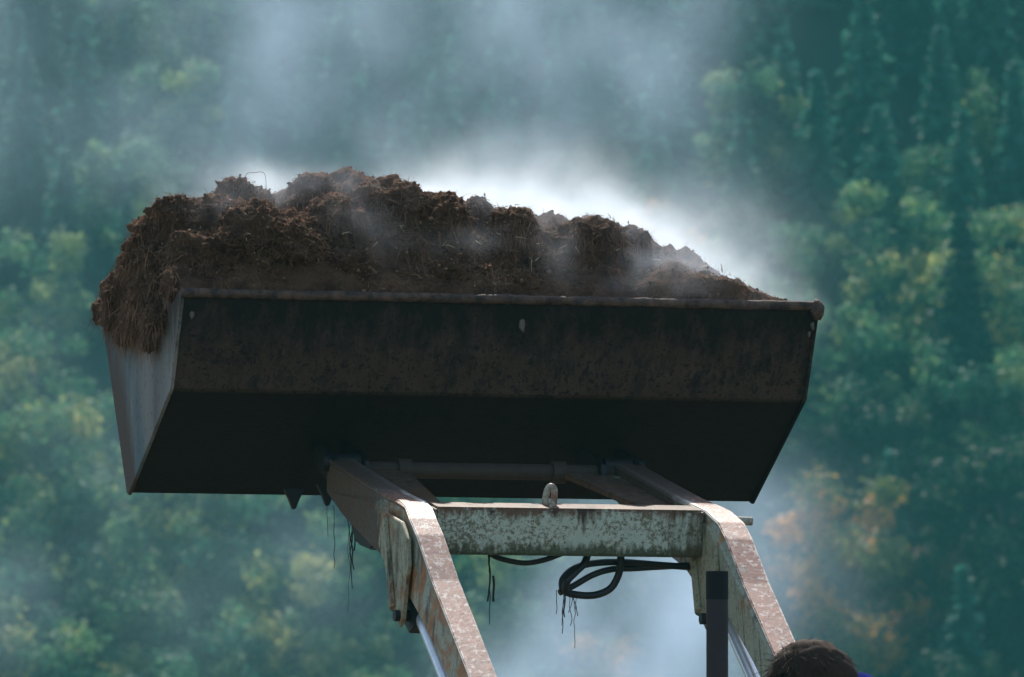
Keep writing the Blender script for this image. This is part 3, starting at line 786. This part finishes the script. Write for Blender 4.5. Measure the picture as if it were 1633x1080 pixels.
V, F, Tn = fibres()
fo = link('fibre', mesh_np('fibre', V, F, Tn), M['fibre'], heap); fo['kind'] = 'stuff'
# loose crumbs lying in the fibre
def crumbs():
    tri = np.array([(f[0], f[1], f[2]) for f in heapF if len(f) < 5]); Vn = np.array(heapV)
    a, b, c = Vn[tri[:, 0]], Vn[tri[:, 1]], Vn[tri[:, 2]]; Nn = np.cross(b-a, c-a); ar = np.linalg.norm(Nn, axis=1); ar[ar > .01] = 0
    ctr = (a+b+c)/3; ar = ar*(ctr[:, 1] < .6)*(ctr[:, 2] > 3.5)
    idx = rng.choice(len(tri), 7000, p=ar/ar.sum()); P = ctr[idx]+rng.normal(size=(7000, 3))*.004
    P = P[(P[:, 1] > .03) | (np.abs(P[:, 0]) > 1.05)]; n = len(P)
    t = (1+5**.5)/2
    I = np.array([(-1, t, 0), (1, t, 0), (-1, -t, 0), (1, -t, 0), (0, -1, t), (0, 1, t), (0, -1, -t), (0, 1, -t), (t, 0, -1), (t, 0, 1), (-t, 0, -1), (-t, 0, 1)])/1.9
    IF = np.array([(0, 11, 5), (0, 5, 1), (0, 1, 7), (0, 7, 10), (0, 10, 11), (1, 5, 9), (5, 11, 4), (11, 10, 2), (10, 7, 6), (7, 1, 8), (3, 9, 4), (3, 4, 2), (3, 2, 6), (3, 6, 8), (3, 8, 9), (4, 9, 5), (2, 4, 11), (6, 2, 10), (8, 6, 7), (9, 8, 1)])
    sz = rng.uniform(.002, .0065, (n, 1, 1))**1.0*rng.uniform(.6, 1.4, (n, 1, 3))
    V = P[:, None, :]+I[None]*sz*rng.uniform(.7, 1.3, (n, 12, 1))
    F = (np.arange(n)*12)[:, None, None]+IF[None]
    o = link('crumb', mesh_np('crumb', V.reshape(-1, 3), F.reshape(-1, 3), np.repeat(rng.uniform(0, .62, n), 12)), M['fibre'], heap); o['kind'] = 'stuff'
crumbs()
# pale straw bits scattered on the heap
n = 170
xs = rng.uniform(-1.0, .95, n); ys = rng.uniform(.05, .5, n)
def ztop(x, y):
    best = -9
    r = float(np.interp(x, RX, RZ))-3.60; t = y/.48; z = 3.60+r*front(x, t)
    best = z
    for lx, ly, lz, lr in LUMPS:
        d2 = ((x-lx)/1.1)**2+((y-ly)/1.15)**2
        if d2 < lr*lr: best = max(best, lz+math.sqrt(lr*lr-d2)*.9)
    return best
P = np.array([(x, y, ztop(x, y)+.008) for x, y in zip(xs, ys)])
V, F, Tn = ribbons(P, rng.normal(size=(n, 3))*[1, .5, .6], rng.uniform(.008, .035, n), rng.uniform(.002, .0045, n), .1, 2)
so = link('straw_bits', mesh_np('straw_bits', V, F, Tn), M['straw'], heap); so['kind'] = 'stuff'
# two thin stalks looping up from the crest
tube('stalk', spline([(-.735, .45, 3.94), (-.728, .44, 4.008), (-.70, .44, 4.018), (-.665, .44, 4.014), (-.660, .44, 3.94)], 6), .0009, M['root'], heap, 5)

# ------------------------------------------------------------------ roots hanging from the machine
def root_tuft(name, label, strands, group):
    V, F = [], []
    for (x, y, z, L, r, wob, seed) in strands:
        g = random.Random(seed); pts = []; px = x
        k = max(4, int(L/.02))
        for i in range(k+1):
            t = i/k; px += g.uniform(-1, 1)*wob
            pts.append((px, y+g.uniform(-1, 1)*wob, z-L*t))
        v, f = tube_arrays(spline(pts, 2), r, 5)
        v, f = v, f; o = len(V); V.extend([tuple(q) for q in v]); F.extend([tuple(i+o for i in q) for q in f])
    me = bpy.data.meshes.new(name); me.from_pydata(V, [], F); me.update()
    o = link(name, me, M['root']); tag(o, label, 'roots', group); return o
GR = 'root strands hanging from the loader'
root_tuft('hanging_root', 'pair of long thin root strands hanging left of the left arm, below the bucket bracket',
          [(-.475, .29, 2.955, .20, .0012, .003, 1), (-.50, .29, 2.955, .10, .001, .003, 2)], GR)
root_tuft('hanging_root', 'thicker ragged bunch of dark roots hanging right beside the left arm hinge',
          [(-.435, .25, 2.99, .30, .0016, .004, 3), (-.425, .25, 2.99, .24, .0022, .004, 4), (-.44, .24, 2.98, .20, .0018, .005, 5), (-.415, .25, 2.98, .17, .0026, .004, 6), (-.43, .24, 2.97, .36, .0008, .004, 7)], GR)
root_tuft('hanging_root', 'dark clotted root strand hanging below the left part of the crossbeam',
          [(-.225, -.62, 2.78, .16, .0028, .0035, 8), (-.222, -.61, 2.78, .23, .0014, .003, 9), (-.235, -.62, 2.78, .07, .0016, .003, 10), (-.218, -.62, 2.70, .08, .0038, .003, 11)], GR)
root_tuft('hanging_root', 'bushy tuft of fine roots dangling from the lower bend of the hose loop',
          [(.018, -.59, 2.655, .13, .0014, .004, 12), (.024, -.59, 2.655, .08, .0022, .005, 13), (.00, -.59, 2.66, .075, .0012, .007, 14), (.035, -.59, 2.65, .07, .0014, .008, 15), (.05, -.59, 2.65, .06, .0012, .009, 16),
           (.045, -.59, 2.65, .17, .0011, .005, 17), (.065, -.59, 2.645, .05, .001, .009, 18), (.015, -.59, 2.65, .10, .001, .004, 19), (.03, -.59, 2.65, .10, .0012, .007, 20)], GR)
# ------------------------------------------------------------------ driver
def skin_body(name, joints, edges, m, parent, sub=2):
    me = bpy.data.meshes.new(name); me.from_pydata([j[0] for j in joints], edges, [])
    o = bpy.data.objects.new(name, me); COL.objects.link(o)
    sm = o.modifiers.new('skin', 'SKIN'); sm.use_smooth_shade = True
    for i, j in enumerate(joints):
        r = j[1]; me.skin_vertices[0].data[i].radius = (r, r) if not isinstance(r, tuple) else r
    me.skin_vertices[0].data[0].use_root = True
    ss = o.modifiers.new('sub', 'SUBSURF'); ss.levels = sub; ss.render_levels = sub
    dg = bpy.context.evaluated_depsgraph_get(); ev = o.evaluated_get(dg)
    nm = bpy.data.meshes.new_from_object(ev); bpy.data.objects.remove(o)
    nm.materials.clear(); nm.shade_smooth()
    return link(name, nm, m, parent)
def driver():
    # sits on the tractor seat, bent forward, head turned to the left and tipped down
    hip = Vector((.03, -3.08, 1.46)); ch = Vector((.02, -2.98, 1.86)); nk = Vector((.065, -2.99, 2.11))
    p = empty('person', (.03, -3.08, 1.37))
    tag(p, 'brown-haired person in blue, head bowed to the left at the bottom edge', 'person')
    J = [(tuple(hip), (.17, .12)), ((.02, -3.06, 1.62), (.15, .11)), (tuple(ch), (.175, .12)), ((.04, -2.98, 2.02), (.12, .08)), (tuple(nk), .058), ((.06, -3.0, 2.20), .056)]
    E = [(0, 1), (1, 2), (2, 3), (3, 4), (4, 5)]
    for s in (-1, 1):
        b = len(J)
        J += [((.03+s*.18, -2.98, 1.97), .065), ((.03+s*.27, -2.90, 1.70), .046), ((.02+s*.18, -2.74, 1.66), .030), ((.01+s*.165, -2.70, 1.665), .026)]
        E += [(3, b), (b, b+1), (b+1, b+2), (b+2, b+3)]
        c = len(J)
        J += [((.03+s*.10, -3.04, 1.42), .085), ((.03+s*.20, -2.62, 1.47), .062), ((.03+s*.21, -2.50, 1.03), .042), ((.03+s*.22, -2.42, .98), .038)]
        E += [(0, c), (c, c+1), (c+1, c+2), (c+2, c+3)]
    body = skin_body('body', J, E, M['skin'], p)
    # clothes follow the body
    JC = [(j[0], tuple(q*1.07 for q in j[1]) if isinstance(j[1], tuple) else j[1]*1.12) for j in J[:5]]
    JC[4] = (tuple(Vector(J[4][0])), .068)
    EC = [(0, 1), (1, 2), (2, 3), (3, 4)]; JT = [(J[0][0], (.18, .13))]; ET = []
    for s, b in ((-1, 6), (1, 14)):
        o = len(JC); JC += [(J[b][0], .076), (J[b+1][0], .058), (J[b+2][0], .042)]; EC += [(3, o), (o, o+1), (o+1, o+2)]
        o = len(JT); JT += [(J[b+4][0], .096), (J[b+5][0], .074), (J[b+6][0], .055), (J[b+7][0], .05)]; ET += [(0, o), (o, o+1), (o+1, o+2), (o+2, o+3)]
    skin_body('sweatshirt', JC, EC, M['blue'], p)
    skin_body('trousers', JT, ET, M['jeans'], p)
    for s in (-1, 1): blob('boot', (.03+s*.22, -2.36, .95), (.05, .13, .055), M['boot'], p, s+4, 3, .1)
    # hands closed on the steering wheel: palm, four fingers, thumb
    for s in (-1, 1):
        w0 = Vector((.01+s*.165, -2.70, 1.665)); c = Vector((s*.165, -2.70, 1.72))
        JH = [(tuple(w0), .026), (tuple(w0+Vector((0, .015, .035))), (.034, .018)), (tuple(w0+Vector((0, .02, .06))), (.036, .015))]; EH = [(0, 1), (1, 2)]
        for k, L in enumerate((.95, 1.05, 1.0, .8)):
            o = len(JH); bx = (-.027+.018*k)*s
            JH += [(tuple(w0+Vector((bx, .015, .072))), .009), (tuple(w0+Vector((bx, -.005, .072+.026*L))), .0085), (tuple(w0+Vector((bx, -.035*L, .075+.012*L))), .008), (tuple(w0+Vector((bx, -.038*L, .062))), .007)]
            EH += [(2, o), (o, o+1), (o+1, o+2), (o+2, o+3)]
        o = len(JH); JH += [(tuple(w0+Vector((-s*.040, 0, .035))), .011), (tuple(w0+Vector((-s*.048, -.025, .055))), .010), (tuple(w0+Vector((-s*.035, -.045, .062))), .009)]
        EH += [(1, o), (o, o+1), (o+1, o+2)]
        skin_body('hand', JH, EH, M['skin'], p, 2)
    # head: a shaped ellipsoid with face, in its own frame (x = face direction)
    fwd = Vector((-.86, .12, -.50)).normalized(); side = fwd.cross(Vector((0, 0, 1))).normalized(); up = side.cross(fwd)
    Hc = Vector((.02, -3.02, 2.285))
    fr = lambda a, b, c: Hc+fwd*a+side*b+up*c
    bm = bmesh.new(); bmesh.ops.create_icosphere(bm, subdivisions=5, radius=1)
    for v in bm.verts:
        d = v.co.copy(); a, b, c = d.x*.098, d.y*.076, d.z*.118
        if c < 0: a *= 1-.25*(-d.z)**2*(1 if d.x > 0 else 1.6); b *= 1-.30*d.z*d.z
        if d.x > 0: b *= 1-.12*d.x
        a += .024*math.exp(-((b/.012)**2+((c+.020)/.020)**2))*(d.x > .3)           # nose
        a += .006*math.exp(-((b/.030)**2+((c-.018)/.010)**2))*(d.x > .3)           # brow
        a -= .010*math.exp(-(((abs(b)-.031)/.014)**2+((c-.000)/.011)**2))*(d.x > .3)   # eye sockets
        a += .006*math.exp(-((b/.022)**2+((c+.058)/.008)**2))*(d.x > .3)           # lips
        a -= .003*math.exp(-((b/.022)**2+((c+.058)/.002)**2))*(d.x > .3)
        a += .008*math.exp(-((b/.022)**2+((c+.098)/.014)**2))*(d.x > .2)           # chin
        v.co = fr(a, b, c)
    me = bpy.data.meshes.new('head'); bm.to_mesh(me); bm.free(); hd = link('head', me, M['skin'], p, True)
    for s in (-1, 1):
        blob('eye', tuple(fr(.083, s*.031, .0)), (.010, .010, .010), M['glass'], hd, 1, 3, 0)
        blob('ear', tuple(fr(-.008, s*.078, -.012)), (.020, .010, .030), M['skin'], hd, 2, 3, .2)
    # hair: cap shell plus strands
    bm = bmesh.new(); bmesh.ops.create_icosphere(bm, subdivisions=5, radius=1); kill = []
    for v in bm.verts:
        d = v.co.copy(); lim = .50 if d.x > .2 else -.62
        lim = .50+(.2-d.x)*1.6 if d.x < .2 else .50; lim = .60 if d.x > .35 else -.05 if d.x > .0 else -.70
        if d.z < lim: kill.append(v)
        e = 1.10+.05*noise.noise(d*4)+.035*noise.noise(Vector((d.x*7, d.y*16, d.z*7)))
        v.co = fr(d.x*.108*e-.003, d.y*.082*e, d.z*.122*e+.004)
    bmesh.ops.delete(bm, geom=kill, context='VERTS')
    me = bpy.data.meshes.new('hair'); bm.to_mesh(me); bm.free()
    ho = link('hair', me, M['hair'], hd, True)
    so = ho.modifiers.new('solid', 'SOLIDIFY'); so.thickness = .012; so.offset = -1
    g = np.random.default_rng(5); n = 9000
    d = g.normal(size=(n*3, 3)); d /= np.linalg.norm(d, axis=1, keepdims=True)
    d = d[((d[:, 2] > .62) | ((d[:, 0] < 0) & (d[:, 2] > -.6)))][:n]
    A = np.array([fwd, side, up]); Pp = np.array(Hc)+(d*np.array([.112, .086, .128])*(1+.07*np.sin(d[:, :1]*9+d[:, 1:2]*13)))@A
    tdir = np.cross(np.cross(d, [0.25, 0, 1.0]), d)*-1+g.normal(size=d.shape)*.17
    V, F, Tn = ribbons(Pp, tdir@A, g.uniform(.03, .07, len(d)), np.full(len(d), .0022), .35, 4)
    link('hair_strand', mesh_np('hair_strand', V, F, Tn), M['hair'], hd)['kind'] = 'stuff'
    # blue hood bunched behind the neck
    bm = bmesh.new(); bmesh.ops.create_icosphere(bm, subdivisions=4, radius=1)
    for v in bm.verts:
        e = 1+.16*noise.noise(v.co*2.5)
        v.co = Vector((.158, -3.03, 2.262))+Vector((v.co.x*.072, v.co.y*.115, v.co.z*.074))*e
    me = bpy.data.meshes.new('hood'); bm.to_mesh(me); bm.free(); link('hood', me, M['blue'], p, True)
driver()

# ------------------------------------------------------------------ haze and steam
def volume_mat(name, col, density, aniso, attr=None):
    m = bpy.data.materials.new(name); m.use_nodes = True; t = NT(m.node_tree); out = t.n('ShaderNodeOutputMaterial')
    v = t.n('ShaderNodeVolumePrincipled'); v.inputs['Color'].default_value = (*col, 1); v.inputs['Anisotropy'].default_value = aniso
    v.inputs['Density'].default_value = density
    if attr is None: v.inputs['Density Attribute'].default_value = ''
    else: v.inputs['Density Attribute'].default_value = attr
    m.node_tree.links.new(v.outputs[0], out.inputs['Volume'])
    return m
bm = bmesh.new(); bmesh.ops.create_cube(bm, size=1, matrix=Matrix.Translation((0, 170, 51)) @ Matrix.Diagonal((900, 520, 104, 1)))
me = bpy.data.meshes.new('haze'); bm.to_mesh(me); bm.free()
HAZE = volume_mat('blue_haze', (.17, .74, .74), .00036, .0)
hz_o = link('haze', me, HAZE); tag(hz_o, kind='stuff')

def steam(name, lo, hi, res, puffs, nscale, thr, dens, aniso, label, warp=.25, wscale=1.6, stretch=(1, 1, 1), col=(.93, .97, 1.0)):
    """a cloud of real vapour: soft puffs (centre, radii, strength) broken up by turbulent noise"""
    ng = bpy.data.node_groups.new(name, 'GeometryNodeTree')
    ng.interface.new_socket('Geometry', in_out='OUTPUT', socket_type='NodeSocketGeometry')
    t = NT(ng)
    pos = t.n('GeometryNodeInputPosition').outputs[0]
    nv = t.n('ShaderNodeTexNoise'); t.put(nv.inputs['Vector'], pos); nv.inputs['Scale'].default_value = wscale; nv.inputs['Detail'].default_value = 3
    off = t.vmath('SUBTRACT', nv.outputs[1], (.5, .5, .5))
    sc = t.n('ShaderNodeVectorMath', operation='SCALE'); t.put(sc.inputs[0], off); sc.inputs[3].default_value = warp*2
    wp = t.vmath('ADD', pos, sc.outputs[0])
    total = None
    for (c, r, a) in puffs:
        d = t.vmath('DIVIDE', t.vmath('SUBTRACT', wp, c), r)
        l2 = t.vmath('DOT_PRODUCT', d, d)
        g = t.math('MULTIPLY', t.math('EXPONENT', t.math('MULTIPLY', l2, -1.0)), a)
        total = g if total is None else t.math('ADD', total, g)
    st = t.vmath('MULTIPLY', wp, stretch)
    nn = t.noise(st, nscale, 5, .6)
    nm = t.math('MULTIPLY', t.math('SUBTRACT', nn, thr), 3.2)
    nm = t.math('MAXIMUM', nm, 0.03)
    den = t.math('MULTIPLY', t.math('MULTIPLY', total, nm), dens)
    # fade to nothing at the faces of the domain
    cen = tuple((a+b)/2 for a, b in zip(lo, hi)); half = tuple((b-a)/2 for a, b in zip(lo, hi))
    q = t.vmath('ABSOLUTE', t.vmath('DIVIDE', t.vmath('SUBTRACT', pos, cen), half))
    sp = t.n('ShaderNodeSeparateXYZ'); t.put(sp.inputs[0], q)
    mx = t.math('MAXIMUM', t.math('MAXIMUM', sp.outputs[0], sp.outputs[1]), sp.outputs[2])
    den = t.math('MULTIPLY', den, t.ramp(mx, .80, 1.0, 1.0, 0.0))
    vc = t.n('GeometryNodeVolumeCube'); t.put(vc.inputs['Density'], den)
    vc.inputs['Min'].default_value = lo; vc.inputs['Max'].default_value = hi
    for k, a in zip(('Resolution X', 'Resolution Y', 'Resolution Z'), res): vc.inputs[k].default_value = a
    sm = t.n('GeometryNodeSetMaterial'); ng.links.new(vc.outputs[0], sm.inputs[0])
    m = volume_mat(name, col, 1.0, aniso, 'density'); sm.inputs['Material'].default_value = m
    go = t.n('NodeGroupOutput'); ng.links.new(sm.outputs[0], go.inputs[0])
    me = bpy.data.meshes.new(name); me.from_pydata([lo, hi], [], [])
    o = link(name, me, m); md = o.modifiers.new('vapour', 'NODES'); md.node_group = ng
    tag(o, label, 'steam', kind='stuff'); return o
# bright sunlit vapour boiling off the back of the heap
steam('steam', (-1.6, .40, 3.2), (1.9, 1.9, 4.7), (175, 75, 75), [
    ((-.80, .85, 3.93), (.07, .18, .10), .4), ((-.60, .85, 3.98), (.08, .20, .08), .6), ((-.42, .85, 3.98), (.09, .20, .07), .5),
    ((-.05, .85, 3.95), (.13, .22, .08), 1.4), ((.14, .85, 3.91), (.16, .22, .10), 2.6), ((.36, .85, 3.86), (.18, .24, .11), 3.0),
    ((.58, .85, 3.80), (.16, .24, .12), 3.0), ((.76, .85, 3.74), (.13, .24, .12), 2.6), ((.90, .85, 3.67), (.13, .24, .12), 1.8),
    ((1.03, .85, 3.60), (.15, .24, .08), .8),
    ((.95, .95, 3.90), (.20, .30, .14), .16), ((.3, .95, 4.10), (.35, .30, .10), .14)],
    4.4, .40, 13.5, .5, 'dense white sunlit steam lifting off the crest of the heap', warp=.12, wscale=3.0)
# thin wisps in front of and between the lumps
steam('steam', (-1.3, -.12, 3.5), (1.3, .62, 4.15), (130, 42, 40), [
    ((-.42, .12, 3.84), (.11, .12, .11), .5), ((.20, .10, 3.72), (.08, .10, .14), .5), ((.56, .14, 3.74), (.16, .12, .12), 1.0),
    ((.78, .20, 3.70), (.20, .14, .10), 1.2), ((-.62, .30, 3.97), (.18, .12, .05), 1.0), ((-.85, .20, 3.88), (.10, .10, .05), .7), ((.55, .05, 3.63), (.3, .08, .04), .7),
    ((.10, .32, 3.92), (.14, .12, .05), 1.0), ((-.10, .06, 3.78), (.18, .1, .03), .3), ((.42, .30, 3.88), (.25, .12, .04), 1.0)],
    6.0, .40, 3.2, .3, 'thin bluish wisps of steam drifting over the face of the heap', warp=.08, wscale=5, col=(.85, .92, 1.0))
# the big soft plume drifting up and to the left, and the low bank behind the loader arms
steam('steam', (-2.4, 2.0, 1.7), (3.6, 5.6, 6.2), (130, 66, 98), [
    ((1.45, 3.6, 4.75), (.34, .9, .40), 1.25), ((1.20, 3.6, 4.38), (.42, .9, .24), .8), ((1.40, 3.8, 5.3), (.4, .9, .4), 1.0), ((1.70, 3.5, 4.22), (.30, .8, .16), .55),
    ((.85, 3.9, 4.95), (.35, .9, .35), .55), ((.35, 3.8, 4.85), (.42, .9, .35), 1.0), ((0, 3.8, 4.55), (.38, .9, .30), .6), ((.6, 3.8, 4.36), (.35, .9, .16), .5),
    ((-.5, 3.9, 5.1), (.5, .9, .5), .6), ((-1.0, 4.0, 4.6), (.4, .9, .5), .4), ((.4, 4.0, 5.5), (.9, .9, .4), .8), ((1.98, 3.6, 3.98), (.22, .8, .12), .7), ((2.0, 3.6, 3.7), (.12, .7, .25), .45),
    ((-.68, 3.8, 3.6), (.28, .9, .30), .25), ((-.80, 3.8, 2.85), (.28, .9, .22), .6), ((.25, 3.8, 2.85), (.35, .9, .28), .45), ((-.2, 3.8, 3.3), (.3, .9, .2), .3),
    ((1.58, 3.4, 2.68), (.27, .8, .42), 5.0), ((1.25, 3.6, 2.45), (.25, .8, .22), 2.6), ((1.95, 3.4, 2.95), (.18, .8, .30), 1.2)],
    2.2, .42, .62, .35, 'wide soft blue-grey steam plume spreading up and left behind the bucket', warp=.28, wscale=1.3, stretch=(1.2, .8, .8), col=(.68, .84, 1.0))
